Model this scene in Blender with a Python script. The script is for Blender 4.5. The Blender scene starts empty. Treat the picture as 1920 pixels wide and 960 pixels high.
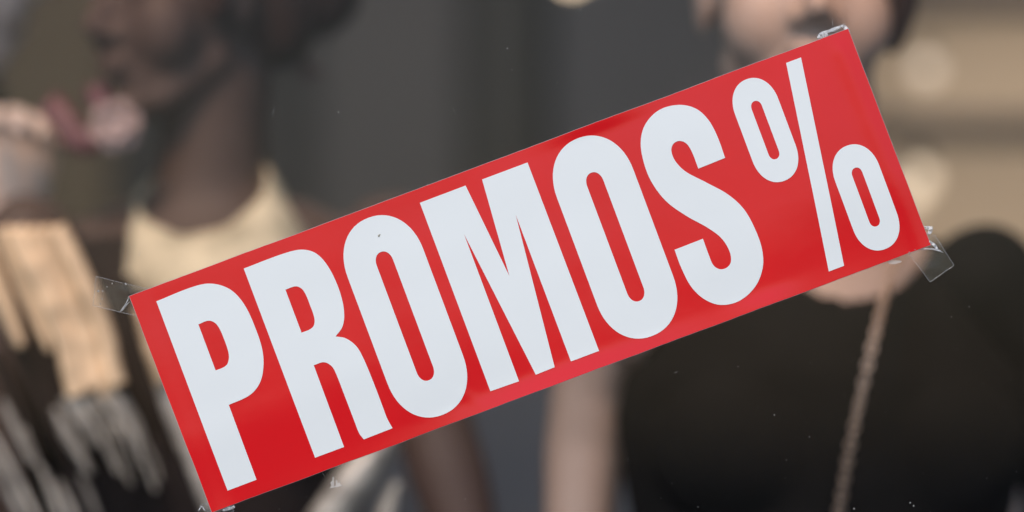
import bpy, bmesh, math, random
from mathutils import Vector, Matrix, noise
from mathutils.geometry import tessellate_polygon

R = math.radians
random.seed(7)
scene = bpy.context.scene
col = scene.collection

# ------------------------------------------------------------------ camera, sky, sun, exposure
CAM_Y, CAM_Z, EYE_ROW, PPM = -2.2, 1.35, 700.0, 2600.0      # metres in front of the glass, eye height, photo row of the eye level, photo pixels per metre on the glass
cam_d = bpy.data.cameras.new('camera')
cam = bpy.data.objects.new('camera', cam_d); col.objects.link(cam)
cam.location = (0, CAM_Y, CAM_Z)
cam.rotation_euler = (R(90), 0, 0)
cam_d.sensor_width = 36; cam_d.lens = 107.25
cam_d.shift_y = (EYE_ROW - 480) / 1920
cam_d.clip_start = 0.05; cam_d.clip_end = 500
cam_d.dof.use_dof = True
cam_d.dof.focus_distance = 2.195
cam_d.dof.aperture_fstop = 1.5
cam_d.dof.aperture_blades = 0
scene.camera = cam

SUN_EL, SUN_AZ = 50, 205       # azimuth from +Y (north), clockwise; 180 = behind the camera
world = bpy.data.worlds.new('World'); scene.world = world; world.use_nodes = True
wn = world.node_tree
bg = wn.nodes['Background']
sky = wn.nodes.new('ShaderNodeTexSky'); sky.sky_type = 'NISHITA'; sky.sun_disc = False
sky.sun_elevation = R(SUN_EL); sky.sun_rotation = R(SUN_AZ)
sky.dust_density = 1.6; sky.air_density = 1.0; sky.ozone_density = 1.3
wn.links.new(sky.outputs[0], bg.inputs[0]); bg.inputs[1].default_value = 0.13

sun_d = bpy.data.lights.new('sun', 'SUN'); sun_d.energy = 1.3; sun_d.angle = R(14); sun_d.color = (1, .96, .92)
sun = bpy.data.objects.new('sun', sun_d); col.objects.link(sun)
sdir = Vector((math.sin(R(SUN_AZ)) * math.cos(R(SUN_EL)), math.cos(R(SUN_AZ)) * math.cos(R(SUN_EL)), math.sin(R(SUN_EL))))
sun.rotation_euler = sdir.to_track_quat('Z', 'Y').to_euler(); sun.location = sdir * 30

vs = scene.view_settings
vs.view_transform = 'Standard'; vs.look = 'None'; vs.gamma = 1; vs.use_curve_mapping = False
vs.exposure = 0.5
try:
    scene.cycles.use_denoising = True
    scene.cycles.transparent_max_bounces = 16
    scene.cycles.sample_clamp_indirect = 6
except Exception:
    pass

# ------------------------------------------------------------------ helpers
def at(px, py, d):
    """the point d metres behind the glass that the photograph shows at (px, py)"""
    k = (d - CAM_Y) / -CAM_Y / PPM
    return Vector(((px - 960) * k, d, CAM_Z + (EYE_ROW - py) * k))

def material(name, color, rough=.5, spec=.5, metal=0, noise_amt=0, noise_scale=20, bump=0, bump_scale=200, coat=0, sheen=0):
    m = bpy.data.materials.new(name); m.use_nodes = True
    nt = m.node_tree; b = nt.nodes['Principled BSDF']
    b.inputs['Base Color'].default_value = (*color, 1)
    b.inputs['Roughness'].default_value = rough
    b.inputs['Metallic'].default_value = metal
    b.inputs['Specular IOR Level'].default_value = spec
    b.inputs['Coat Weight'].default_value = coat
    b.inputs['Sheen Weight'].default_value = sheen
    tc = nt.nodes.new('ShaderNodeTexCoord')
    if noise_amt:
        n = nt.nodes.new('ShaderNodeTexNoise'); n.inputs['Scale'].default_value = noise_scale; n.inputs['Detail'].default_value = 5
        nt.links.new(tc.outputs['Object'], n.inputs['Vector'])
        r = nt.nodes.new('ShaderNodeMapRange'); r.inputs[1].default_value = .25; r.inputs[2].default_value = .75
        r.inputs[3].default_value = 1 - noise_amt; r.inputs[4].default_value = 1 + noise_amt
        nt.links.new(n.outputs['Fac'], r.inputs[0])
        mx = nt.nodes.new('ShaderNodeMix'); mx.data_type = 'RGBA'; mx.blend_type = 'MULTIPLY'; mx.inputs[0].default_value = 1
        mx.inputs[6].default_value = (*color, 1); nt.links.new(r.outputs[0], mx.inputs[7])
        nt.links.new(mx.outputs[2], b.inputs['Base Color'])
    if bump:
        n2 = nt.nodes.new('ShaderNodeTexNoise'); n2.inputs['Scale'].default_value = bump_scale; n2.inputs['Detail'].default_value = 3
        nt.links.new(tc.outputs['Object'], n2.inputs['Vector'])
        bp = nt.nodes.new('ShaderNodeBump'); bp.inputs['Strength'].default_value = bump; bp.inputs['Distance'].default_value = .001
        nt.links.new(n2.outputs['Fac'], bp.inputs['Height']); nt.links.new(bp.outputs[0], b.inputs['Normal'])
    return m

def clear_material(name, refl, rough, haze=0.0, haze_color=(.9, .9, .9)):
    """thin clear sheet: lets light straight through, mirrors a little, a touch of milky diffuse"""
    m = bpy.data.materials.new(name); m.use_nodes = True
    nt = m.node_tree; nt.nodes.remove(nt.nodes['Principled BSDF']); out = nt.nodes['Material Output']
    tr = nt.nodes.new('ShaderNodeBsdfTransparent'); gl = nt.nodes.new('ShaderNodeBsdfGlossy')
    gl.inputs['Roughness'].default_value = rough
    lw = nt.nodes.new('ShaderNodeLayerWeight'); lw.inputs[0].default_value = .5
    p = nt.nodes.new('ShaderNodeMath'); p.operation = 'POWER'; p.inputs[1].default_value = 5
    ma = nt.nodes.new('ShaderNodeMath'); ma.operation = 'MULTIPLY_ADD'; ma.inputs[1].default_value = 1 - refl; ma.inputs[2].default_value = refl
    nt.links.new(lw.outputs['Facing'], p.inputs[0]); nt.links.new(p.outputs[0], ma.inputs[0])
    mx = nt.nodes.new('ShaderNodeMixShader')
    nt.links.new(ma.outputs[0], mx.inputs[0]); nt.links.new(tr.outputs[0], mx.inputs[1]); nt.links.new(gl.outputs[0], mx.inputs[2])
    last = mx
    if haze:
        df = nt.nodes.new('ShaderNodeBsdfDiffuse'); df.inputs[0].default_value = (*haze_color, 1)
        m2 = nt.nodes.new('ShaderNodeMixShader'); m2.inputs[0].default_value = haze
        nt.links.new(mx.outputs[0], m2.inputs[1]); nt.links.new(df.outputs[0], m2.inputs[2]); last = m2
    nt.links.new(last.outputs[0], out.inputs[0])
    return m

def glow_material(name, color, strength):
    m = bpy.data.materials.new(name); m.use_nodes = True
    b = m.node_tree.nodes['Principled BSDF']
    b.inputs['Base Color'].default_value = (.8, .8, .8, 1)
    b.inputs['Emission Color'].default_value = (*color, 1); b.inputs['Emission Strength'].default_value = strength
    return m

def tag(o, label=None, cat=None, group=None, kind=None):
    if label: o['label'] = label
    if cat: o['category'] = cat
    if group: o['group'] = group
    if kind: o['kind'] = kind
    return o

def link(name, me, mat, parent=None, smooth=True):
    me.name = name
    if mat and not me.materials: me.materials.append(mat)
    if smooth:
        for p in me.polygons: p.use_smooth = True
    o = bpy.data.objects.new(name, me); col.objects.link(o)
    if parent:
        o.parent = parent
        o.matrix_parent_inverse = Matrix.Translation(parent.location).inverted() if parent.location.length else Matrix()
    return o

def from_bm(name, bm, mat, parent=None, smooth=True):
    bmesh.ops.recalc_face_normals(bm, faces=bm.faces)
    me = bpy.data.meshes.new(name); bm.to_mesh(me); bm.free()
    return link(name, me, mat, parent, smooth)

def empty(name, loc):
    o = bpy.data.objects.new(name, None); col.objects.link(o); o.location = loc; o.empty_display_size = .05
    return o

def add_box(bm, lo, hi, bevel=0):
    v = bmesh.ops.create_cube(bm, size=1)['verts']
    lo, hi = Vector(lo), Vector(hi)
    for q in v: q.co = Vector((lo[i] + (q.co[i] + .5) * (hi[i] - lo[i]) for i in range(3)))
    if bevel:
        es = list({e for q in v for e in q.link_edges})
        bmesh.ops.bevel(bm, geom=es, offset=bevel, segments=2, affect='EDGES')

def box(name, lo, hi, mat, parent=None, bevel=0):
    bm = bmesh.new(); add_box(bm, lo, hi, bevel); return from_bm(name, bm, mat, parent, False)

def add_ell(bm, c, r, rot=None, seg=20):
    M = Matrix.Translation(Vector(c)) @ (rot.to_4x4() if rot else Matrix()) @ Matrix.Diagonal((*r, 1))
    bmesh.ops.create_uvsphere(bm, u_segments=seg, v_segments=seg // 2, radius=1, matrix=M)

def add_tube(bm, pts, rad, ref=(0, 1, 0), seg=18, cap=4):
    """rounded-end tube; rad entries are r or (ra, rb): rb lies along ref"""
    pts = [Vector(p) for p in pts]; ref = Vector(ref)
    rad = [(r, r) if not isinstance(r, (tuple, list)) else r for r in rad]
    n = len(pts); rings = []
    tang = [(pts[min(i + 1, n - 1)] - pts[max(i - 1, 0)]).normalized() for i in range(n)]
    def ring(c, t, ra, rb):
        a = t.cross(ref)
        if a.length < .05: a = t.cross(Vector((1, 0, 0)))
        a.normalize(); b = a.cross(t).normalized()
        rings.append([bm.verts.new(c + a * ra * math.cos(2 * math.pi * k / seg) + b * rb * math.sin(2 * math.pi * k / seg)) for k in range(seg)])
    for j in range(1, cap):
        ang = math.pi / 2 * (1 - j / cap); m = min(rad[0])
        ring(pts[0] - tang[0] * m * math.sin(ang), tang[0], rad[0][0] * math.cos(ang), rad[0][1] * math.cos(ang))
    for i in range(n): ring(pts[i], tang[i], *rad[i])
    for j in range(1, cap):
        ang = math.pi / 2 * j / cap; m = min(rad[-1])
        ring(pts[-1] + tang[-1] * m * math.sin(ang), tang[-1], rad[-1][0] * math.cos(ang), rad[-1][1] * math.cos(ang))
    for p, q in zip(rings, rings[1:]):
        for k in range(seg): bm.faces.new((p[k], p[(k + 1) % seg], q[(k + 1) % seg], q[k]))
    bm.faces.new(rings[0][::-1]); bm.faces.new(rings[-1])

def smooth01(x): x = max(0, min(1, x)); return x * x * (3 - 2 * x)

def spline(pts, m=6):
    pts = [Vector(p) for p in pts]; out = []
    for i in range(len(pts) - 1):
        p0, p1, p2, p3 = pts[max(i - 1, 0)], pts[i], pts[i + 1], pts[min(i + 2, len(pts) - 1)]
        for k in range(m):
            t = k / m
            out.append(.5 * (2 * p1 + (p2 - p0) * t + (2 * p0 - 5 * p1 + 4 * p2 - p3) * t * t + (3 * p1 - p0 - 3 * p2 + p3) * t ** 3))
    out.append(pts[-1]); return out

def fuse(bm, voxel=.005, smooth=6):
    """one continuous skin round all the shapes in bm; returns a mesh"""
    bmesh.ops.recalc_face_normals(bm, faces=bm.faces)
    me = bpy.data.meshes.new('skin'); bm.to_mesh(me); bm.free()
    o = bpy.data.objects.new('skin', me); col.objects.link(o)
    r = o.modifiers.new('r', 'REMESH'); r.mode = 'VOXEL'; r.voxel_size = voxel
    s = o.modifiers.new('s', 'SMOOTH'); s.iterations = smooth; s.factor = .5
    dg = bpy.context.evaluated_depsgraph_get()
    out = bpy.data.meshes.new_from_object(o.evaluated_get(dg))
    bpy.data.objects.remove(o); bpy.data.meshes.remove(me)
    return out

def garment(name, body, keep, thick, mat, parent, flare=0, cx=0, z0=1.45):
    """cloth fitted over the faces of a body that keep(point) accepts"""
    bm = bmesh.new(); bm.from_mesh(body)
    bm.normal_update()
    dead = [f for f in bm.faces if not keep(f.calc_center_median())]
    bmesh.ops.delete(bm, geom=dead, context='FACES')
    bm.normal_update()
    for v in bm.verts:
        w = noise.noise(v.co * 9) * .003
        v.co += v.normal * (thick + w)
        if flare: v.co.x = cx + (v.co.x - cx) * (1 + flare * smooth01((z0 - v.co.z) / .14))
    me = bpy.data.meshes.new(name); bm.to_mesh(me); bm.free()
    return link(name, me, mat, parent)

# ------------------------------------------------------------------ materials
M_RED = material('red_print', (.70, .004, .009), rough=.17, spec=.43, noise_amt=.05, noise_scale=9, bump=.05, bump_scale=120)
M_WHITE = material('white_print', (.81, .83, .815), rough=.3, spec=.4, noise_amt=.012, noise_scale=14, bump=.05, bump_scale=120)
M_BACKING = material('white_backing', (.5, .40, .40), rough=.5)
M_GLASS = clear_material('clear_glass', .0085, .0)
M_TAPE = clear_material('clear_tape', .03, .1, .012)
M_TAPE_EDGE = clear_material('tape_edge_glint', .04, .2, .13)  # milky colour imitates the light caught along the tape's cut edges
M_TAPE_CREASE = clear_material('tape_crease', .06, .2, .34)
M_DUST = material('pale_dust', (.30, .29, .28), rough=.9)
M_RESIDUE = clear_material('glue_residue', .03, .5, .4, (.75, .72, .68))
M_DARKSKIN = material('dark_brown_fibreglass', (.066, .043, .036), rough=.6, spec=.3, noise_amt=.06, noise_scale=7)
M_TAUPE = material('taupe_fibreglass', (.30, .224, .187), rough=.5, noise_amt=.05, noise_scale=7)
M_PALE = material('pale_fibreglass', (.60, .50, .445), rough=.5, noise_amt=.05, noise_scale=7)
M_BROWNHAIR = material('dark_brown_hair', (.03, .014, .010), rough=.5, spec=.2, bump=.6, bump_scale=60)
M_BLACK = material('black_cloth', (.006, .0056, .0053), rough=.9, spec=.08, noise_amt=.25, noise_scale=15)
M_BROWNCLOTH = material('dark_brown_cloth', (.022, .016, .0145), rough=.8, spec=.12, noise_amt=.3, noise_scale=15)
M_CREAM = material('cream_knit', (.48, .43, .31), rough=.85, spec=.2, noise_amt=.4, noise_scale=34, bump=.8, bump_scale=90)
M_TANMESH = material('tan_mesh', (.72, .53, .34), rough=.5, metal=.15, noise_amt=.45, noise_scale=38)  # warm tan tone for the upper pleats of the mesh cloth
M_GREYMESH = material('grey_mesh', (.40, .375, .335), rough=.4, metal=.2, noise_amt=.5, noise_scale=45)  # grey tone for the lower pleats of the same mesh cloth
M_CHAIN = material('antique_gold_metal', (.48, .36, .28), rough=.35, metal=.75)
M_PINK = material('pink_silk', (.33, .255, .25), rough=.6, noise_amt=.1)
M_WINE = material('wine_red_ribbon', (.11, .035, .045), rough=.5)
M_WALL = material('dark_grey_paint', (.13, .122, .126), rough=.7, noise_amt=.06, noise_scale=2)
M_PANEL = material('charcoal_panel', (.055, .048, .044), rough=.6, noise_amt=.08, noise_scale=3)
M_BLUEPANEL = material('slate_panel', (.095, .092, .105), rough=.6, noise_amt=.08, noise_scale=3)
M_OLIVE = material('olive_panel', (.20, .15, .095), rough=.7, noise_amt=.1, noise_scale=3)
M_BEIGE = material('beige_board', (.47, .385, .29), rough=.6, noise_amt=.06, noise_scale=3)
M_SHELFSHADE = material('shaded_shelf', (.10, .08, .075), rough=.6)  # shelf boards coloured dark in place of the shade on them
M_FLOOR = material('dark_floor', (.10, .09, .085), rough=.5, noise_amt=.1)
M_CEIL = material('grey_ceiling', (.25, .25, .25), rough=.9)
M_RENDER = material('wall_render', (.35, .33, .30), rough=.9, noise_amt=.1, bump=.4)
M_PAVE = material('grey_pavement', (.06, .058, .057), rough=.9, noise_amt=.2, noise_scale=3, bump=.4)
M_LAMP = material('black_lamp_metal', (.02, .02, .02), rough=.4, metal=.5)
M_BULB = glow_material('warm_bulb', (1, .76, .5), 2.6)

# ------------------------------------------------------------------ the setting
X0, X1, ZT, DEEP = -2.3, 2.0, 2.6, 3.4
bm = bmesh.new()
for p in ((-60, -60), (60, -60), (60, -.12), (-60, -.12)): bm.verts.new((*p, -.15))
bm.faces.new(bm.verts); tag(from_bm('pavement', bm, M_PAVE), kind='structure')
tag(box('floor', (X0, -.1, -.25), (X1, DEEP, 0), M_FLOOR), kind='structure')
tag(box('ceiling', (X0, .02, ZT), (X1, DEEP, ZT + .15), M_CEIL), kind='structure')
tag(box('wall_back', (X0, DEEP, 0), (X1, DEEP + .15, ZT), M_WALL), kind='structure')
tag(box('wall_left', (X0 - .15, .02, -.25), (X0, DEEP + .15, ZT + .15), M_WALL), kind='structure')
tag(box('wall_right', (X1, .02, -.25), (X1 + .15, DEEP + .15, ZT + .15), M_WALL), kind='structure')
tag(box('wall_front', (X0 - .6, -.1, ZT), (X1 + .6, .018, 4.2), M_RENDER), kind='structure')

pane = box('shop_window', (X0 + .02, -.004, .002), (X1 - .02, .004, ZT - .002), M_GLASS)
tag(pane, 'large clear shop window pane with faint dust specks and glue marks', 'window')

# wall panels and the beige shelving at the back of the shop
def panel(x0, x1, d, mat, label):
    a, b = at(x0, 0, d), at(x1, 0, d)
    o = box('wall_panel', (a.x, d, 0.003), (b.x, d + .04, 2.45), mat, None, .004)
    return tag(o, label, 'panel', 'tall panels along the back of the shop')
panel(-420, 205, 3.0, M_OLIVE, 'olive brown wall panel behind the head of the dark mannequin')
panel(600, 860, 3.1, M_WALL, 'dark grey wall panel just right of the dark mannequin with the cream collar')
panel(868, 1012, 3.15, M_PANEL, 'narrow charcoal wall panel above the middle of the red sign')
panel(1040, 1440, 3.05, M_BLUEPANEL, 'slate blue grey wall panel left of the pale mannequin face in a black dress')

a, b = at(690, 585, 1.7), at(1330, 585, 1.7)  # added grey block, imitates the veil of reflection between the mannequins
pl = empty('veil_block', ((a.x + b.x) / 2, 1.95, 0)); tag(pl, 'added plain grey plinth standing between the two mannequins', 'block')
box('veil_block_body', (a.x, 1.7, .062), (b.x, 2.2, a.z - .03), material('grey_veil_paint', (.30, .28, .27), rough=.7, noise_amt=.06, noise_scale=3), pl, .006)
box('veil_block_top', (a.x - .02, 1.68, a.z - .028), (b.x + .02, 2.22, a.z), M_WALL, pl, .005)
box('veil_block_foot', (a.x + .03, 1.73, .002), (b.x - .03, 2.17, .06), M_LAMP, pl)

shelf = empty('shelving_unit', at(1900, 700, 2.6)); shelf.location.z = 0
tag(shelf, 'beige lit shelving unit with a shelf darkened for shade behind the black dress', 'shelves')
def sbox(name, xa, ya, xb, yb, d0, d1, mat):
    a, b = at(xa, yb, d0), at(xb, ya, d0)
    return box(name, (a.x, d0, a.z), (b.x, d1, b.z), mat, shelf, .003)
DS = 2.6
sbox('back_panel', 1600, -300, 2300, 1500, DS + .12, DS + .15, M_BEIGE)
sbox('shelf_board', 1625, 212, 2280, 240, DS + .05, DS + .12, M_SHELFSHADE)
sbox('shelf_board', 1625, -40, 2280, 5, DS + .05, DS + .12, M_SHELFSHADE)
sbox('shelf_board', 1625, 520, 2280, 545, DS + .05, DS + .12, M_BEIGE)
sbox('side_panel', 1600, -298, 1622, 1498, DS + .04, DS + .118, M_BEIGE)

# ------------------------------------------------------------------ lamps
def globe(px, py, d, r, group_label, mat):
    c = at(px, py, d)
    e = empty('globe_lamp', c); tag(e, group_label, 'lamp', 'small lit globe lamps in the shop')
    bm = bmesh.new(); add_ell(bm, c, (r, r, r), seg=16); from_bm('bulb', bm, mat, e)
    bm = bmesh.new(); add_tube(bm, [c + Vector((0, 0, r * .9)), c + Vector((0, 0, r + .02))], [r * .5, r * .45], seg=12); from_bm('socket', bm, M_LAMP, e)
    return e
globe(1738, 132, 2.50, .018, 'dim lit globe lamp above the dark shelf on the right', glow_material('dim_bulb', (1, .74, .5), .4))
globe(1722, 338, 2.50, .022, 'larger lit globe lamp just below the dark shelf on the right', glow_material('mid_bulb', (1, .74, .46), .6))
globe(1700, 372, 2.45, .018, 'lower lit globe lamp close above the black shoulder', glow_material('low_bulb', (1, .74, .46), .62))
globe(1072, -52, 2.20, .020, 'bright lit globe lamp at the top middle edge above the sign', M_BULB)

def spotlight(loc, target, energy, size, label, color=(1, .52, .22), blend=.6):
    e = empty('ceiling_spotlight', loc)
    tag(e, label, 'spotlight', 'warm spotlights on the ceiling of the display')
    d = (Vector(target) - Vector(loc)).normalized(); L = Vector(loc)
    bm = bmesh.new(); add_tube(bm, [L - d * .15, L - d * .06], [.034, .038], seg=20, cap=2); from_bm('lamp_can', bm, M_LAMP, e)
    bm = bmesh.new(); add_tube(bm, [L - d * .13, Vector((L.x - d.x * .13, L.y - d.y * .13, ZT))], [.008, .008], seg=10, cap=2); from_bm('stem', bm, M_LAMP, e)
    ld = bpy.data.lights.new('spot', 'SPOT'); ld.energy = energy; ld.color = color; ld.spot_size = R(size); ld.spot_blend = blend; ld.shadow_soft_size = .055
    lo = bpy.data.objects.new('spot', ld); col.objects.link(lo); lo.location = loc
    lo.rotation_euler = (-d).to_track_quat('Z', 'Y').to_euler()
    lo.parent = e; lo.matrix_parent_inverse = Matrix.Translation(Vector(loc)).inverted()
spotlight((-.56, .05, 2.20), (-.36, .55, 1.52), 13, 42, 'warm ceiling spotlight above the dark mannequin')
spotlight((.285, .05, 2.14), (.285, .46, 1.60), 12, 34, 'warm ceiling spotlight above the black dress')
spotlight((.95, .95, 2.38), (.98, 2.7, 1.52), 52, 44, 'warm ceiling spotlight in front of the beige shelving', (1, .80, .62), .8)

lp = empty('fill_panel', (-.2, 2.1, ZT)); tag(lp, 'added unseen glowing panel that brightens the back wall', 'fill light')  # added glowing panel, out of view, brightens the dark back wall
box('fill_glow', (-1.0, 1.85, ZT - .035), (.6, 2.35, ZT - .02), glow_material('fill_glow', (1, .90, .80), 2.2), lp)
box('fill_frame', (-1.02, 1.83, ZT - .02), (.62, 2.37, ZT - .002), M_CEIL, lp)
# ------------------------------------------------------------------ mannequins
def head_shapes(bm, c, yaw, pitch=0, s=1.0):
    """c = centre at eye level; yaw > 0 turns the face to the viewer's left"""
    Q = Matrix.Rotation(-yaw, 3, 'Z') @ Matrix.Rotation(pitch, 3, 'X')
    W = lambda p: Vector(c) + Q @ (Vector(p) * s)
    def e(p, r): add_ell(bm, W(p), [q * s for q in r], Q)
    def t(ps, rs): add_tube(bm, [W(p) for p in ps], [q * s for q in rs], ref=Q @ Vector((0, 1, 0)), seg=12)
    e((0, .02, .025), (.074, .094, .098))
    e((0, -.02, -.03), (.064, .066, .07)); e((0, -.03, -.075), (.049, .05, .045))
    t([(-.048, 0, -.065), (-.03, -.05, -.1), (0, -.068, -.106), (.03, -.05, -.1), (.048, 0, -.065)], [.017, .016, .018, .016, .017])
    for q in (-1, 1):
        e((q * .034, -.046, -.036), (.036, .032, .042)); e((q * .032, -.066, .002), (.018, .014, .014))
        e((q * .034, -.072, .022), (.024, .012, .008)); e((q * .0135, -.088, -.04), (.008, .011, .008))
        e((q * .076, .015, -.01), (.007, .017, .032))
    t([(0, -.078, .015), (0, -.09, -.01), (0, -.102, -.032)], [.008, .009, .0115])
    e((0, -.084, -.063), (.023, .012, .006)); e((0, -.083, -.075), (.019, .012, .007)); e((0, -.074, -.108), (.02, .014, .015))
    return W

def hand_shapes(bm, wrist, d, palm_n, s=1.0, curl=.5):
    d = Vector(d).normalized(); n = Vector(palm_n); n = (n - d * n.dot(d)).normalized(); a = d.cross(n)
    B = Matrix((a, d, n)).transposed()
    add_ell(bm, Vector(wrist) + d * .045 * s, (.040 * s, .052 * s, .016 * s), B)
    for i, (o, ln) in enumerate(((-.029, .062), (-.010, .072), (.010, .068), (.028, .054))):
        p0 = Vector(wrist) + d * .07 * s + a * o * s; ang = 0; pts = [p0]; rr = [.0088 * s]
        for k in range(3):
            ang += curl; q = (d * math.cos(ang) + n * math.sin(ang)).normalized()
            pts.append(pts[-1] + q * ln * s * (.45, .32, .26)[k]); rr.append((.0082, .0076, .0066)[k] * s)
        add_tube(bm, pts, rr, ref=n, seg=10)
    p0 = Vector(wrist) + d * .02 * s - a * .026 * s
    add_tube(bm, [p0, p0 + (d * .7 - a * .6 + n * .35) * .034 * s, p0 + (d * .9 - a * .5 + n * .7) * .06 * s], [.012 * s, .0095 * s, .008 * s], ref=n, seg=10)

def body_shapes(bm, cx, cy, sz, neck_top, yaw=0, arms=None, lean=0):
    """sz = height of the collar bones; neck_top = point where the neck enters the head"""
    Q = Matrix.Rotation(-yaw, 3, 'Z'); ref = Q @ Vector((0, 1, 0))
    W = lambda x, y, z: Vector((cx, cy, sz + z)) + Q @ Vector((x, y, 0))
    add_tube(bm, [W(0, .02, -.62), W(0, .015, -.52), W(0, 0, -.35), W(0, 0, -.20), W(0, .0, -.11), W(0, .01, -.05), W(0, .015, 0), W(0, .018, .03)],
             [(.155, .10), (.165, .115), (.118, .085), (.138, .098), (.150, .10), (.142, .085), (.095, .06), (.058, .05)], ref=ref, seg=28)
    for q in (-1, 1): add_ell(bm, W(q * .066, -.058, -.165), (.064, .045, .075), Q)
    add_tube(bm, [W(-.155, .012, -.056), W(-.08, .016, -.02), W(0, .018, 0), W(.08, .016, -.02), W(.155, .012, -.056)], [.044, .042, .045, .042, .044], seg=16)
    nb = W(0, .018, -.01); nt_ = Vector(neck_top)
    add_tube(bm, [nb, nb.lerp(nt_, .35), nb.lerp(nt_, .7), nt_], [(.064, .06), (.054, .054), (.052, .055), (.055, .058)], seg=24)
    for q in (-1, 1):
        add_tube(bm, [W(q * .085, .01, -.6), W(q * .085, 0, -.98), W(q * .08, .02, -1.36)], [.085, .058, .04], seg=16)
        f = W(q * .08, -.04, -sz + .045); add_ell(bm, f, (.038, .10, .035), Q)
    for (pts, hand) in arms or ():
        add_tube(bm, pts, [.046, .041, .038, .038, .026][:len(pts)] if len(pts) == 5 else [.046, .036, .024], seg=16)
        if hand: hand_shapes(bm, pts[-1], *hand)
    return W

# ---- the dark mannequin with the cream collar
DL = .67
mL = empty('mannequin', (at(385, 0, DL).x, DL, 0))
tag(mL, 'dark brown mannequin in profile with cream collar and tan and grey draped dress', 'mannequin', 'mannequins in the shop window')
cL = Vector((-.308, DL, 1.708)); yawL = R(52)
bm = bmesh.new()
WL = head_shapes(bm, cL, yawL, R(4))
shR = at(735, 452, DL)
armR = [shR, at(775, 640, DL + .01), at(805, 770, DL + .02), at(845, 900, DL), at(905, 1120, DL - .04)]
shL = Vector((-.455, DL, shR.z)); armL = [shL, shL + Vector((-.03, .01, -.14)), shL + Vector((-.04, .02, -.27)), shL + Vector((-.03, -.02, -.38)), shL + Vector((.0, -.08, -.52))]
body_shapes(bm, -.287, DL + .0, 1.492, (-.280, DL + .02, 1.63), R(8),
            [(armR, ((.2, -.15, -1), (-1, 0, 0), 1, .3)), (armL, ((.2, -.3, -1), (1, 0, 0), 1, .3))])
bodyL = fuse(bm, .0045, 13); bL = link('body', bodyL, M_DARKSKIN, mL)
garment('dress', bodyL, lambda p: p.z < 1.475 + .25 * max(0, abs(p.x + .287) - .11) and abs(p.x + .287) < .162 + .12 * max(0, 1.3 - p.z) and p.z > .35, .006, M_BROWNCLOTH, mL)
# collar: a thick soft ring lying round the neck base, front low
bm = bmesh.new()
cc = Vector((-.288, DL - .012, 1.515)); ax = Matrix.Rotation(R(-11), 3, 'Y') @ Matrix.Rotation(R(31), 3, 'X')
N = 56; prof = [(.0, .012), (.010, .006), (.030, -.014), (.044, -.040), (.046, -.050), (.034, -.046), (.016, -.026), (.0, -.006)]
rings = []
for i in range(N):
    a = 2 * math.pi * i / N; wv = .0015 * math.sin(a * 9); ft = max(0, -math.sin(a)) ** 1.2; fr = .32 + 1.25 * ft
    rings.append([bm.verts.new(cc + ax @ Vector(((.062 + r * fr + wv) * math.cos(a), (.066 + r * fr + wv + .014 * ft) * math.sin(a), z * (1 - .6 * ft)))) for r, z in prof])
for i in range(N):
    p, q = rings[i], rings[(i + 1) % N]
    for k in range(len(prof)): bm.faces.new((p[k], p[(k + 1) % len(prof)], q[(k + 1) % len(prof)], q[k]))
from_bm('collar', bm, M_CREAM, mL)
# hair: a cap swept back to a knot low behind the ear
bm = bmesh.new()
QL = Matrix.Rotation(-yawL, 3, 'Z')
add_ell(bm, WL((0, .04, .05)), (.084, .095, .092), QL)
add_ell(bm, WL((.03, .075, -.01)), (.055, .05, .07), QL)
add_ell(bm, WL((.04, .115, .0)), (.05, .05, .05), QL)
add_tube(bm, spline([WL((.066, .01, .06)), WL((.078, -.01, .02)), WL((.074, -.012, -.02))], 4), [.014] * 9, seg=10)
wigL = fuse(bm, .005, 4)
for v in wigL.vertices:
    v.co += v.normal * .004 * noise.noise(Vector((v.co.x * 40, v.co.y * 40, v.co.z * 12)))
link('hair', wigL, M_BROWNHAIR, mL)
bm = bmesh.new()
for k in range(7):
    p0 = at(520 + 8 * k, 60 + 6 * k, DL + .08)
    add_tube(bm, spline([p0, at(560 + 5 * k, 100 + 6 * k, DL + .07), at(575 + 4 * k, 150 - 3 * k, DL + .06)], 4), [.006] * 8 + [.003], seg=8)
from_bm('hair_wisp', bm, material('auburn_hair', (.10, .055, .045), rough=.5), mL)

def drape(name, pts, widths, d, mat, parent, bulge=.012):
    """one hanging pleat of mesh cloth: a ribbon with a rounded front, 2 mm thick"""
    n = 14; cs = spline([Vector((x, y, 0)) for x, y in pts], 8); ws = spline([Vector((w, 0, 0)) for w in widths], 8)
    bm = bmesh.new(); rows = []
    for i, c in enumerate(cs):
        t = (cs[min(i + 1, len(cs) - 1)] - cs[max(i - 1, 0)]).normalized(); nn = Vector((-t.y, t.x, 0)); row = []
        for j in range(7):
            s = j / 6 - .5; q = c + nn * s * ws[i].x
            wob = .003 * noise.noise(Vector((q.x * .02, q.y * .006, d * 50)))
            row.append(bm.verts.new(at(q.x, q.y, d - bulge * math.cos(s * math.pi) + wob)))
        rows.append(row)
    for p, q in zip(rows, rows[1:]):
        for j in range(6): bm.faces.new((p[j], q[j], q[j + 1], p[j + 1]))
    bmesh.ops.recalc_face_normals(bm, faces=bm.faces)
    bmesh.ops.solidify(bm, geom=bm.faces[:], thickness=.002)
    return from_bm(name, bm, mat, parent)
DD = .51
rnd = random.Random(3)
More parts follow.
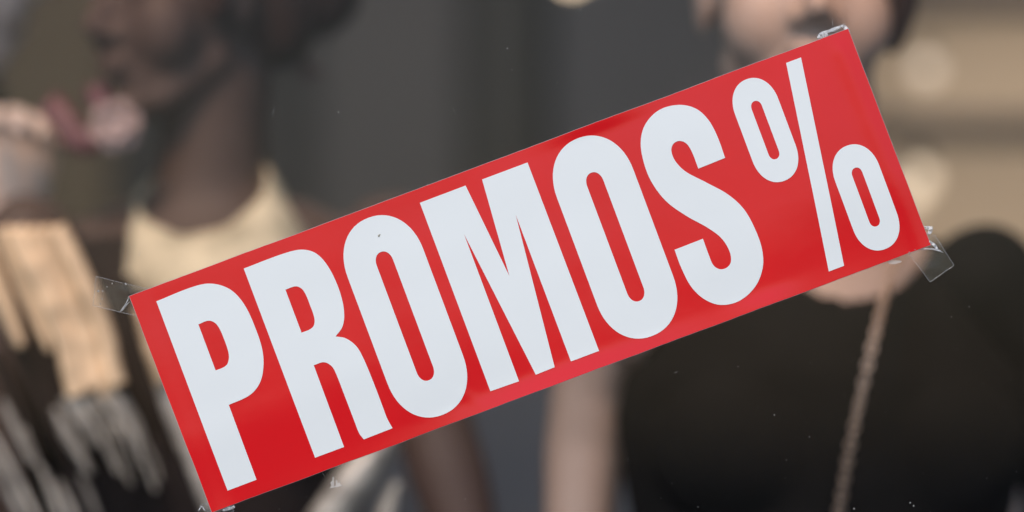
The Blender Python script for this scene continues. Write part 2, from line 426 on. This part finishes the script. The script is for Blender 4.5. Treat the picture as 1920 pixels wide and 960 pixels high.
def fan(kind, left, right, n, mat, wide, d, ends, parent, skip=(), bulge=.009):
    """n neighbouring pleats between a left and a right edge line, each cut at its own length"""
    for i in range(n):
        if i in skip: continue
        s = (i + .5) / n; e = ends(i); m = len(left) - 1
        pts, ws = [], []
        for k in range(7):
            f = k / 6 * e * m; a = min(int(f), m - 1); f -= a
            L = Vector(left[a]).lerp(Vector(left[a + 1]), f); Rr = Vector(right[a]).lerp(Vector(right[a + 1]), f)
            p = L.lerp(Rr, s); pts.append((p.x + rnd.uniform(-3, 3), p.y))
            ws.append((Rr - L).length / n * wide(i, k / 6))
        drape(kind, pts, ws, d + rnd.uniform(-.006, .006), mat, parent, bulge)
gl, gr = [(-8, 430), (42, 545), (80, 640), (106, 742)], [(116, 426), (178, 550), (216, 650), (238, 742)]
fan('tan_drape', gl, gr, 5, M_TANMESH, lambda i, t: (1.35 + .2 * math.sin(i * 2.1 + 4 * t)) * (1 - .75 * t ** 3 if i == 0 else 1), DD, lambda i: (.72, 1, .96, 1, .93)[i], mL, bulge=.005)
drape('tan_drape', [(-30, 470), (4, 560), (40, 650)], [34, 36, 12], DD + .006, M_TANMESH, mL)
drape('tan_drape', [(262, 575), (284, 650), (312, 716)], [24, 34, 44], DD + .004, M_TANMESH, mL)
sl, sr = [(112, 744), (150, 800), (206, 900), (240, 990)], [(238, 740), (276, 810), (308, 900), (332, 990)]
fan('grey_drape', sl, sr, 7, M_GREYMESH, lambda i, t: (1.25 - .75 * t) * (.85 + .3 * math.sin(i * 1.7)), DD + .006, lambda i: (.45, .62, .70, .40, .58, .74, .66)[i], mL)
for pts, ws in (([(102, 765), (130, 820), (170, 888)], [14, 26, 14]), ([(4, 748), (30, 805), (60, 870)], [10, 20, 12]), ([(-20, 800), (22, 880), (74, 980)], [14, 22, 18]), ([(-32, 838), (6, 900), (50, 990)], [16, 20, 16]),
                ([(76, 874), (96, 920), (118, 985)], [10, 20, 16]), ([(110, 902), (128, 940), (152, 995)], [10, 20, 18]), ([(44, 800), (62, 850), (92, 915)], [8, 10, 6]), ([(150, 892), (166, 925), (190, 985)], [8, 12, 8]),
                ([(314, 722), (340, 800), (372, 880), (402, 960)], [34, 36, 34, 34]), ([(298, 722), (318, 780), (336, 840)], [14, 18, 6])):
    drape('grey_drape', pts, ws, DD + .006 + rnd.uniform(-.004, .004), M_GREYMESH, mL, .008)
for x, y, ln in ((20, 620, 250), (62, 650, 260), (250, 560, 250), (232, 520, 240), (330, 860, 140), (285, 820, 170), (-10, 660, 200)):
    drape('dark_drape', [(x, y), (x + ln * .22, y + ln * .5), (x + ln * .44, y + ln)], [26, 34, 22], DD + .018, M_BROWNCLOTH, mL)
drape('grey_drape', [(735, 812), (668, 900), (600, 990)], [54, 74, 66], DD + .02, M_GREYMESH, mL)
drape('grey_drape', [(748, 905), (728, 960), (715, 1010)], [30, 44, 46], DD + .03, M_GREYMESH, mL)

# ---- the pale mannequin in the black dress
DR = .56
mR = empty('mannequin', (.285, DR, 0))
tag(mR, 'taupe faced mannequin in a black dress with scooped neck and bare arm', 'mannequin', 'mannequins in the shop window')
cR = Vector((.257, DR - .01, 1.699))
bm = bmesh.new()
WR = head_shapes(bm, cR, R(-4), R(-2), 1.10)
shA = at(1215, 500, DR + .03); shB = at(1845, 528, DR + .02)
armA = [shA, at(1150, 620, DR + .05), at(1110, 730, DR + .06), at(1098, 850, DR + .06), at(1072, 1150, DR + .02)]
armB = [shB, at(1888, 680, DR + .04), at(1886, 800, DR + .04), at(1880, 900, DR + .03), at(1890, 1140, DR)]
body_shapes(bm, .284, DR + .02, 1.452, (.276, DR + .02, 1.60), R(-6),
            [(armA, ((-.1, -.2, -1), (1, 0, 0), 1, .3)), (armB, ((.1, -.2, -1), (-1, 0, 0), 1, .3))])
bodyR = fuse(bm, .0045, 13); link('body', bodyR, M_TAUPE, mR)
def keepR(p):
    if p.z < .35: return False
    dx = (p.x - .300) / .085
    if p.z > 1.395 and p.y < DR + .08 and abs(dx) < 1 and p.z > 1.50 - .088 * math.sqrt(1 - dx * dx): return False
    if p.z > 1.505: return False
    if p.x < .135 and p.z < 1.41: return False
    if (p - Vector((.284, DR + .02, p.z))).length < .075 and p.z > 1.47: return False
    return True
garment('dress', bodyR, keepR, .007, M_BLACK, mR, .26, .284, 1.43)
bm = bmesh.new()
QR = Matrix.Rotation(R(4), 3, 'Z')
add_ell(bm, WR((0, .035, .06)), (.088, .10, .088), QR)
add_tube(bm, spline([WR((.07, .0, .08)), WR((.085, .01, .0)), WR((.083, .02, -.045))], 5), [.022] * 6 + [.02, .018, .015, .013, .01], seg=12)
wigR = fuse(bm, .005, 4); link('hair', wigR, M_BROWNHAIR, mR)

# chain strap: interlocked oval links, hung from beside the neck across the chest
chain = empty('chain_strap', at(1668, 515, .36))
tag(chain, 'antique gold link chain hanging down the front of the black dress', 'chain')
path = spline([at(1708, 440, .53), at(1688, 475, .48), at(1668, 522, .42), at(1645, 610, .375), at(1618, 725, .36), at(1592, 850, .365), at(1572, 965, .38), at(1550, 1080, .39)], 30)
pitch = .0065; acc = 0; spots = []
for p, q in zip(path, path[1:]):
    acc += (q - p).length
    if acc >= pitch: acc = 0; spots.append((q, (q - p).normalized()))
bm = bmesh.new(); ringv = []
for i in range(14):
    a = 2 * math.pi * i / 14; c = Vector((.0032 * math.cos(a), 0, .0054 * math.sin(a))); o = Vector((math.cos(a), 0, math.sin(a)))
    ringv.append([bm.verts.new(c + o * .0013 * math.cos(b) + Vector((0, .0013 * math.sin(b), 0))) for b in (k * math.pi / 3 for k in range(6))])
for i in range(14):
    p, q = ringv[i], ringv[(i + 1) % 14]
    for k in range(6): bm.faces.new((p[k], p[(k + 1) % 6], q[(k + 1) % 6], q[k]))
bmesh.ops.recalc_face_normals(bm, faces=bm.faces)
link_me = bpy.data.meshes.new('link'); bm.to_mesh(link_me); bm.free(); link_me.materials.append(M_CHAIN)
for f in link_me.polygons: f.use_smooth = True
for i, (p, t) in enumerate(spots):
    o = bpy.data.objects.new('link', link_me); col.objects.link(o)
    o.parent = chain
    o.matrix_local = Matrix.Translation(p - chain.location) @ t.to_track_quat('Z', 'Y').to_matrix().to_4x4() @ Matrix.Rotation(R(45 + 90 * (i % 2)), 4, 'Z')

# ---- the pale mannequin at the left edge, its raised hand in the picture
DP = .85
mP = empty('mannequin', (-.72, DP, 0))
tag(mP, 'pale mannequin at the left edge with a raised hand beside the pink flower', 'mannequin', 'mannequins in the shop window')
bm = bmesh.new()
head_shapes(bm, (-.552, DP + .02, 1.765), R(-10), 0)
wr = at(18, 415, .72)
armP = [Vector((-.77, DP - .0, 1.46)), Vector((-.74, DP - .06, 1.33)), Vector((-.69, DP - .11, 1.24)), Vector((-.60, DP - .13, 1.36)), wr + Vector((-.012, .0, .0))]
armQ = [Vector((-.42 - .05, DP + .05, 1.46)), Vector((-.45, DP + .08, 1.33)), Vector((-.44, DP + .08, 1.22)), Vector((-.44, DP + .05, 1.1)), Vector((-.44, DP, .95))]
body_shapes(bm, -.62, DP + .03, 1.50, (-.57, DP + .04, 1.66), R(10), [(armP, ((.25, -.1, 1), (.4, -1, .1), 1.15, .75)), (armQ, ((0, -.2, -1), (1, 0, 0), 1, .3))])
bodyP = fuse(bm, .0045, 6); link('body', bodyP, M_PALE, mP)
garment('dress', bodyP, lambda p: p.z < 1.64 and p.z > .35 and not (p.y < DP - .04 and p.x < -.4 and p.z > 1.2 and p.x > -.8 and p.y < .78), .007, M_BLACK, mP)

# silk flower on a wine ribbon
fl = empty('silk_flower', at(218, 232, .60))
tag(fl, 'pale pink silk flower on a wine red ribbon under the dark chin', 'flower')
def petal(c, ang, ln, wd, tilt, mat, name):
    bm = bmesh.new(); rows = []
    u = Vector((math.cos(ang), 0, math.sin(ang))); w = Vector((-math.sin(ang), 0, math.cos(ang))); y = Vector((0, -1, 0))
    for i in range(6):
        t = i / 5; row = []
        for j in range(5):
            s = j / 4 - .5; hw = wd * math.sin(math.pi * (.12 + .78 * t)) ** .7
            row.append(bm.verts.new(c + u * ln * t + w * s * 2 * hw + y * (tilt * t * t * ln + .3 * hw * (4 * s * s))))
        rows.append(row)
    for p, q in zip(rows, rows[1:]):
        for j in range(4): bm.faces.new((p[j], q[j], q[j + 1], p[j + 1]))
    bmesh.ops.recalc_face_normals(bm, faces=bm.faces); bmesh.ops.solidify(bm, geom=bm.faces[:], thickness=.0008)
    return from_bm(name, bm, mat, fl)
fc = at(218, 236, .60)
bm = bmesh.new(); add_ell(bm, fc + Vector((.002, -.004, -.003)), (.013, .008, .014), seg=12); from_bm('bud', bm, M_PINK, fl)
for k in range(6): petal(fc, k * math.pi / 3 + .3, .024, .012, .25, M_PINK, 'petal')
for k in range(5): petal(fc + Vector((0, -.004, 0)), k * math.pi * .4, .016, .008, .7, M_PINK, 'petal')
def ribbon(pts, w, name):
    bm = bmesh.new(); rows = []
    ps = spline(pts, 6)
    for i, p in enumerate(ps):
        t = (ps[min(i + 1, len(ps) - 1)] - ps[max(i - 1, 0)]).normalized(); nn = t.cross(Vector((0, 1, 0))).normalized()
        rows.append([bm.verts.new(p + nn * w * s + Vector((0, -.003 * math.cos(s * 2), 0))) for s in (-1, -.33, .33, 1)])
    for p, q in zip(rows, rows[1:]):
        for j in range(3): bm.faces.new((p[j], q[j], q[j + 1], p[j + 1]))
    bmesh.ops.recalc_face_normals(bm, faces=bm.faces); bmesh.ops.solidify(bm, geom=bm.faces[:], thickness=.001)
    return from_bm(name, bm, M_WINE, fl)
ribbon([at(88, 190, .63), at(118, 222, .62), at(150, 265, .615), at(200, 250, .61)], .013, 'ribbon')
ribbon([at(178, 160, .61), at(186, 190, .608), at(208, 225, .606)], .010, 'ribbon')

# ------------------------------------------------------------------ the sign
UX, UY = math.cos(R(20.42)), -math.sin(R(20.42)); VX, VY = .3575, .9338
SW, SH, SX, SY = 1433.0, 432.5, 245.0, 556.0
DET = UX * VY - UY * VX
def to_uv(x, y):
    dx, dy = x - SX, y - SY
    return (dx * VY - dy * VX) / DET, (dy * UX - dx * UY) / DET
def to_px(u, v): return SX + u * UX + v * VX, SY + u * UY + v * VY
def lift(u, v):
    """metres the sheet stands off the glass: nearly flat, lower edge and corners curling, shallow ripples"""
    wide = math.exp(-((u - 760) / 270) ** 2)
    d = .0008 + .0019 * (1 - smooth01((v - 268) / 190) * (1 - .93 * wide)) + .0005 * noise.noise(Vector((u * .0021, v * .004, 3.1))) + .00026 * noise.noise(Vector((u * .008, v * .011, 9.7)))
    bell = math.exp(-((u - 690) / 230) ** 2)
    d += .0019 * bell * smooth01((v - 396 - .00005 * (u - 690) ** 2) / 45)
    cu, cv = u - 526, v - 400
    d += .00025 * math.exp(-((cu * .8 - cv * .6) / 9) ** 2 - ((cu * .6 + cv * .8) / 24) ** 2)
    d += .0011 * smooth01((52 - u) / 52) * (0.4 + .6 * v / SH)
    d += .0010 * math.exp(-((u - 1108) / 60) ** 2) * smooth01((v - 398) / 34)
    d += .0008 * math.exp(-((u - 930) / 90) ** 2) * smooth01((22 - v) / 22)
    d += .0006 * math.exp(-((u - 1410 - .02 * (v - 200)) / 15) ** 2) * smooth01(v / 40)
    return d
SIGN_Y = -.0048
def on_sign(x, y, off=0):
    u, v = to_uv(x, y); return at(x, y, 0) + Vector((0, SIGN_Y - lift(u, v) - off, 0))

sign = empty('sale_sign', on_sign(*to_px(SW / 2, SH / 2)))
tag(sign, 'tilted red paper sign reading PROMOS% in white, taped to the window', 'sign')
def sheet(name, grow, off, mat, nu=180, nv=56):
    bm = bmesh.new(); g = []
    for i in range(nu + 1):
        row = []
        for j in range(nv + 1):
            u = -grow + (SW + 2 * grow) * i / nu; v = -grow + (SH + 2 * grow) * j / nv
            eu = .9 * noise.noise(Vector((v * .013, i // (nu // 2 + 1), 5))); ev = 1.4 * noise.noise(Vector((u * .007, j // (nv // 2 + 1), 8))) + .4 * noise.noise(Vector((u * .05, 2, 8)))
            row.append(bm.verts.new(on_sign(*to_px(u + eu, v + ev), off)))
        g.append(row)
    for i in range(nu):
        for j in range(nv): bm.faces.new((g[i][j], g[i][j + 1], g[i + 1][j + 1], g[i + 1][j]))
    bmesh.ops.recalc_face_normals(bm, faces=bm.faces)
    if bm.faces[0].normal.y > 0: bmesh.ops.reverse_faces(bm, faces=bm.faces)
    me = bpy.data.meshes.new(name); bm.to_mesh(me); bm.free()
    return link(name, me, mat, sign)
sheet('red_sheet', 0, 0, M_RED)
sheet('paper_backing', .7, -.0003, M_BACKING, 120, 40)

def curve_outline(pts):
    """pts: (x, y) smooth or (x, y, 1) corner, closed; Catmull-Rom between, straight where both ends are corners"""
    n = len(pts); out = []
    for i in range(n):
        p1, p2 = pts[i], pts[(i + 1) % n]; p0, p3 = pts[i - 1], pts[(i + 2) % n]
        c1, c2 = len(p1) > 2, len(p2) > 2
        a, b = Vector(p1[:2]), Vector(p2[:2])
        if c1 and c2: out.append(a); continue
        m1 = (b - a) if c1 else (b - Vector(p0[:2])) * .5
        m2 = (b - a) if c2 else (Vector(p3[:2]) - a) * .5
        L = (b - a).length
        if not c1: m1 = m1.normalized() * L
        if not c2: m2 = m2.normalized() * L
        for k in range(8):
            t = k / 8
            out.append(a * (2 * t ** 3 - 3 * t * t + 1) + m1 * (t ** 3 - 2 * t * t + t) + b * (3 * t * t - 2 * t ** 3) + m2 * (t ** 3 - t * t))
    return out
C20, S20 = math.cos(R(20.5)), math.sin(R(20.5))
def rot_px(u, v): return Vector((245 + u * C20 + v * S20, 556 - u * S20 + v * C20))
def stadium(u0, u1, v0, v1, h, n=2.15):
    """upright rounded bar in the sign's own axes; h = height of the round ends"""
    c, a = (u0 + u1) / 2, (u1 - u0) / 2; out = []
    for k in range(33):
        t = math.pi * k / 32; out.append((c - a * math.copysign(abs(math.cos(t)) ** (2 / n), math.cos(t)), v0 + h - h * math.sin(t) ** (2 / n)))
    for k in range(33):
        t = math.pi * k / 32; out.append((c + a * math.copysign(abs(math.cos(t)) ** (2 / n), math.cos(t)), v1 - h + h * math.sin(t) ** (2 / n)))
    return [rot_px(*p) for p in out]

def glyph(name, loops, label):
    flat = [[Vector((p[0], p[1], 0)) for p in lp] for lp in loops]
    tris = tessellate_polygon(flat); vs_ = [p for lp in flat for p in lp]
    bm = bmesh.new(); bv = [bm.verts.new(p) for p in vs_]
    for t in tris:
        try: bm.faces.new([bv[i] for i in t])
        except ValueError: pass
    xs = [p.x for p in vs_]; ys = [p.y for p in vs_]; step = 14
    for ax_, lo, hi in ((0, min(xs), max(xs)), (1, min(ys), max(ys))):
        q = lo + step
        while q < hi:
            co, no = [0, 0, 0], [0, 0, 0]; co[ax_] = q; no[ax_] = 1
            bmesh.ops.bisect_plane(bm, geom=bm.verts[:] + bm.edges[:] + bm.faces[:], plane_co=co, plane_no=no)
            q += step
    for v in bm.verts: v.co = on_sign(v.co.x, v.co.y, .0002)
    bmesh.ops.recalc_face_normals(bm, faces=bm.faces)
    if sum(f.normal.y * f.calc_area() for f in bm.faces) > 0: bmesh.ops.reverse_faces(bm, faces=bm.faces)
    for f in bm.faces:
        if f.normal.y > 0: f.normal_flip()
    me = bpy.data.meshes.new(name); bm.to_mesh(me); bm.free()
    o = link(name, me, M_WHITE, sign); o['label'] = label
    return o

P_out = [(295.5, 565.5, 1), (363, 538.6), (398, 532.3), (433, 543), (459.2, 570.5), (481, 616.4), (494.2, 660), (494.6, 697), (486, 723), (468, 742), (430.8, 758.9, 1), (482.4, 898.9, 1), (428.2, 919.4, 1)]
P_in = [(374, 608.4, 1), (394.5, 601.6), (409, 609.5), (422, 636), (430.8, 664.4), (429, 681), (422, 688.2), (406.3, 694.6, 1)]
R_out = [(458.8, 504.3, 1), (533.1, 476.3), (568.1, 468.8), (594.4, 476.3), (616.3, 500.3), (633.8, 535.3), (643.8, 568.1), (646.4, 594.4), (642.5, 614.1), (630.3, 631.1, 1),
         (649.1, 634.5), (668.8, 649.1), (681.9, 671), (699.4, 712.5), (716.9, 758.4), (726.5, 784.0), (736.6, 802.6, 1), (682.8, 823.6, 1), (674, 811.5), (664.4, 786.9), (646.9, 740.9), (631.6, 701.6), (622.8, 686.3), (608.5, 679.2), (589.6, 684.9, 1),
         (646, 837.6, 1), (591.8, 857.8, 1)]
R_in = [(536.6, 543.6, 1), (557.2, 537.5), (570.3, 545.4), (583.4, 574.7), (590.9, 598), (589.6, 611), (582, 618), (566.8, 624.1, 1)]
M_out = [(787.8, 381.4, 1), (873.2, 349.1, 1), (955.2, 518.3, 1), (904.1, 337.8, 1), (989, 306, 1), (1122.7, 658, 1), (1070.1, 677.7, 1), (967, 403.9, 1), (1039.7, 688.5, 1), (1004.5, 702.5, 1), (870.4, 440, 1), (973.1, 714.7, 1), (919.6, 733.5, 1)]
S_out = [(1358.1, 297.4, 1), (1344.4, 259), (1327.3, 227), (1303.9, 205.6), (1271.8, 198.4), (1235.5, 207.8), (1209.9, 233.4), (1200.5, 265.4), (1205.6, 303.9), (1220.6, 342.3), (1248.3, 378.6), (1286.8, 406.4), (1325.2, 427.7), (1350.8, 446.9), (1365.8, 470.4), (1369.2, 490.8), (1362, 502), (1348.7, 505.4), (1336.5, 498.2), (1327.8, 479), (1316.7, 448.6, 1),
         (1263.7, 469.1, 1), (1276.1, 502.4), (1295.3, 538.7), (1320.9, 562.2), (1350.8, 572.1), (1385, 564.4), (1414.0, 538.7), (1428.2, 504.6), (1427.7, 470.4), (1414.9, 432), (1393.5, 393.5), (1363.6, 365.8), (1320.9, 342.3), (1284.6, 323.1), (1265.4, 303.9), (1257.7, 284.6), (1261.1, 271.8), (1271.8, 265.8), (1284.6, 269.7), (1295.3, 284.6), (1308.1, 317.5, 1)]
glyph('letter', [curve_outline(P_out), curve_outline(P_in)], 'white letter P')
glyph('letter', [curve_outline(R_out), curve_outline(R_in)], 'white letter R')
glyph('letter', [stadium(394.5, 545.3, 19, 412.5, 92), stadium(453, 485.5, 87, 343, 22)], 'first white letter O')
glyph('letter', [curve_outline(M_out)], 'white letter M')
glyph('letter', [stadium(812.8, 965, 17, 411.5, 92), stadium(873.2, 905.5, 86, 342, 22)], 'second white letter O')
glyph('letter', [curve_outline(S_out)], 'white letter S')
pc = glyph('percent_sign', [stadium(1179, 1265, 24, 226.5, 56), stadium(1211.5, 1231.8, 67.5, 183, 13)], 'upper ring of the percent sign')
glyph('percent_sign', [[Vector(p) for p in ((1472.2, 120), (1500, 109.7), (1581, 498.8), (1552.4, 509.6))]], 'slash of the percent sign')
glyph('percent_sign', [stadium(1310.5, 1398, 206, 412, 56), stadium(1344, 1364, 250, 366.5, 13)], 'lower ring of the percent sign')

# ------------------------------------------------------------------ clear tape
def tape(quad, label, wrinkle=.0006, nx=26, ny=18, folded=0, creases=()):
    q = [Vector((p[0], p[1], 0)) for p in quad]
    ctr = sum(q, Vector()) / 4
    e = empty('clear_tape', at(ctr.x, ctr.y, -.0045)); tag(e, label, 'tape', 'clear tape strips holding the sign')
    sd = random.random() * 50
    def pos(s, t, off=0):
        p = (q[0] * (1 - s) + q[1] * s) * (1 - t) + (q[3] * (1 - s) + q[2] * s) * t
        j = .8 * noise.noise(Vector((s * 5, t * 5, sd + 4)))
        p = p + Vector((j, j, 0))
        u, v = to_uv(p.x, p.y); inside = min(u, SW - u, v, SH - v)
        base = .0006 + wrinkle * (noise.noise(Vector((s * 3.5, t * 3.5, sd))) + .5)
        base = max(base, .00025)
        if inside > 0: base = min(base, .0003)      # the tape runs on behind the sheet
        return at(p.x, p.y, 0) + Vector((0, -.004 - base - off, 0))
    bm = bmesh.new(); g = [[bm.verts.new(pos(i / nx, j / ny)) for j in range(ny + 1)] for i in range(nx + 1)]
    for i in range(nx):
        for j in range(ny): bm.faces.new((g[i][j], g[i][j + 1], g[i + 1][j + 1], g[i + 1][j]))
    from_bm('film', bm, M_TAPE, e)
    bm = bmesh.new(); rim = [pos(i / 30, 0) for i in range(31)] + [pos(1, i / 30) for i in range(1, 31)] + [pos(1 - i / 30, 1) for i in range(1, 31)] + [pos(0, 1 - i / 30) for i in range(1, 31)]
    add_tube(bm, rim, [.0002] * len(rim), seg=6, cap=2); from_bm('cut_edge', bm, M_TAPE_EDGE, e)
    for pts, wd in creases:
        ps = spline([Vector((x, y, 0)) for x, y in pts], 8); bm = bmesh.new()
        add_tube(bm, [at(p.x, p.y, -.0052 - .0006 * math.sin(i)) for i, p in enumerate(ps)], [(wd / PPM * (.5 + .5 * math.sin(math.pi * (i + .5) / len(ps))), .0003) for i in range(len(ps))], seg=8, cap=2)
        from_bm('crease', bm, M_TAPE_CREASE, e)
    return e
tape([(1701, 474), (1750, 440), (1787, 498), (1742, 529)], 'square of clear tape at the lower right corner of the red sign', .00012,
     creases=[([(1703, 474), (1716, 468), (1745, 467), (1768, 473)], 1.2), ([(1742, 452), (1752, 460), (1758, 468)], 3), ([(1736, 427), (1745, 430), (1741, 440)], 4.5), ([(1733, 425), (1749, 426)], 1.5), ([(1746, 466), (1764, 470)], 1.2)])
tape([(182, 519), (282, 543), (262, 594), (176, 573)], 'bubbled strip of clear tape at the upper left corner of the sign', .00012,
     creases=[([(241, 556), (238, 566), (225, 585)], .8), ([(228, 584), (237, 572), (243, 566)], .7)])
tape([(1533, 66), (1583, 46), (1592, 66), (1538, 86)], 'crumpled clear tape folded over the upper right corner of the sign', .001,
     creases=[([(1533, 72), (1540, 63), (1560, 57), (1578, 49)], 3), ([(1534, 70), (1543, 66), (1552, 64)], 5), ([(1578, 48), (1588, 55), (1591, 66)], 4), ([(1590, 62), (1593, 80), (1600, 98)], 2), ([(1556, 58), (1574, 52)], 4)])
tape([(376, 948), (392, 940), (440, 956), (425, 985)], 'clear tape at the cropped lower left corner of the sign', .0008,
     creases=[([(372, 958), (378, 950), (384, 958)], 1.2), ([(418, 957), (430, 953), (440, 950)], 3.5)])
bm = bmesh.new(); add_ell(bm, on_sign(711, 443, .0003), (.0007, .0002, .0009), seg=8); add_ell(bm, on_sign(713, 441, .0003), (.0005, .0002, .0006), seg=8)
from_bm('speck', bm, material('dirt_speck', (.34, .33, .27), rough=.9), sign)

# ------------------------------------------------------------------ dust and marks on the glass
bm = bmesh.new()
def speck(x, y, r):
    c = at(x, y, 0) + Vector((0, -.00405, 0)); n = random.choice((5, 6, 7)); a0 = random.random() * 6
    vsx = [bm.verts.new(c + Vector((math.cos(a0 + 6.283 * k / n), 0, math.sin(a0 + 6.283 * k / n))) * r * random.uniform(.5, 1.2) / PPM) for k in range(n)]
    top = bm.verts.new(c + Vector((0, -.0001, 0)))
    for k in range(n): bm.faces.new((vsx[k], vsx[(k + 1) % n], top))
for _ in range(520): speck(random.uniform(-300, 2220), random.uniform(-200, 1160), random.choice((.4, .5, .6, .7, .8, 1.0)))
for x, y, r in ((1088, 20, 2), (951, 92, 2.2), (635, 211, 1.8), (847, 245, 1.4), (960, 132, 1.2), (202, 538, 1.5), (186, 546, 2.4), (194, 546, 2), (193, 561, 1.8), (237, 533, 2.4), (212, 532, 1.6), (190, 570, 1.6),
                (1451, 778, 1.6), (1705, 942, 1.8), (1712, 948, 2), (1600, 953, 1.8), (982, 957, 1.5), (802, 347, 1.8), (1177, 860, 1.3)): speck(x, y, r)
for x, y, dx, dy in ((847, 198, 8, 18), (1046, 150, -4, 12), (1560, 32, 0, 24), (1572, 48, 3, 10), (265, 470, -4, 14), (402, 96, 3, 8), (516, 200, -6, 22), (604, 884, 6, 10), (1262, 700, 10, -4), (700, 860, 7, 5)):
    p = at(x, y, 0) + Vector((0, -.0041, 0)); q = at(x + dx, y + dy, 0) + Vector((0, -.0041, 0)); w = (q - p).cross(Vector((0, 1, 0))).normalized() * .00011
    bm.faces.new([bm.verts.new(c) for c in (p, p.lerp(q, .5) + w, q, p.lerp(q, .5) - w)])
o = from_bm('dust', bm, M_DUST, pane, False); o['kind'] = 'stuff'
def residue(pts, y_off=.0042):
    bm = bmesh.new()
    a = [bm.verts.new(at(x, y, 0) + Vector((0, -y_off, 0))) for x, y in pts]; b = [bm.verts.new(v.co + Vector((0, -.0002, 0))) for v in a]
    bm.faces.new(b)
    for k in range(len(a)): bm.faces.new((a[k], a[(k + 1) % len(a)], b[(k + 1) % len(a)], b[k]))
    return from_bm('glue_mark', bm, M_RESIDUE, pane, False)
residue([(618, 915), (622, 910), (620, 904), (624, 901), (624, 894), (627, 894), (627, 911), (630, 911), (630, 900), (633, 900), (634, 907), (639, 901), (638, 908), (645, 909), (632, 913)])
residue([(1662, 491), (1672, 488), (1688, 489), (1689, 492), (1676, 496), (1666, 495)])
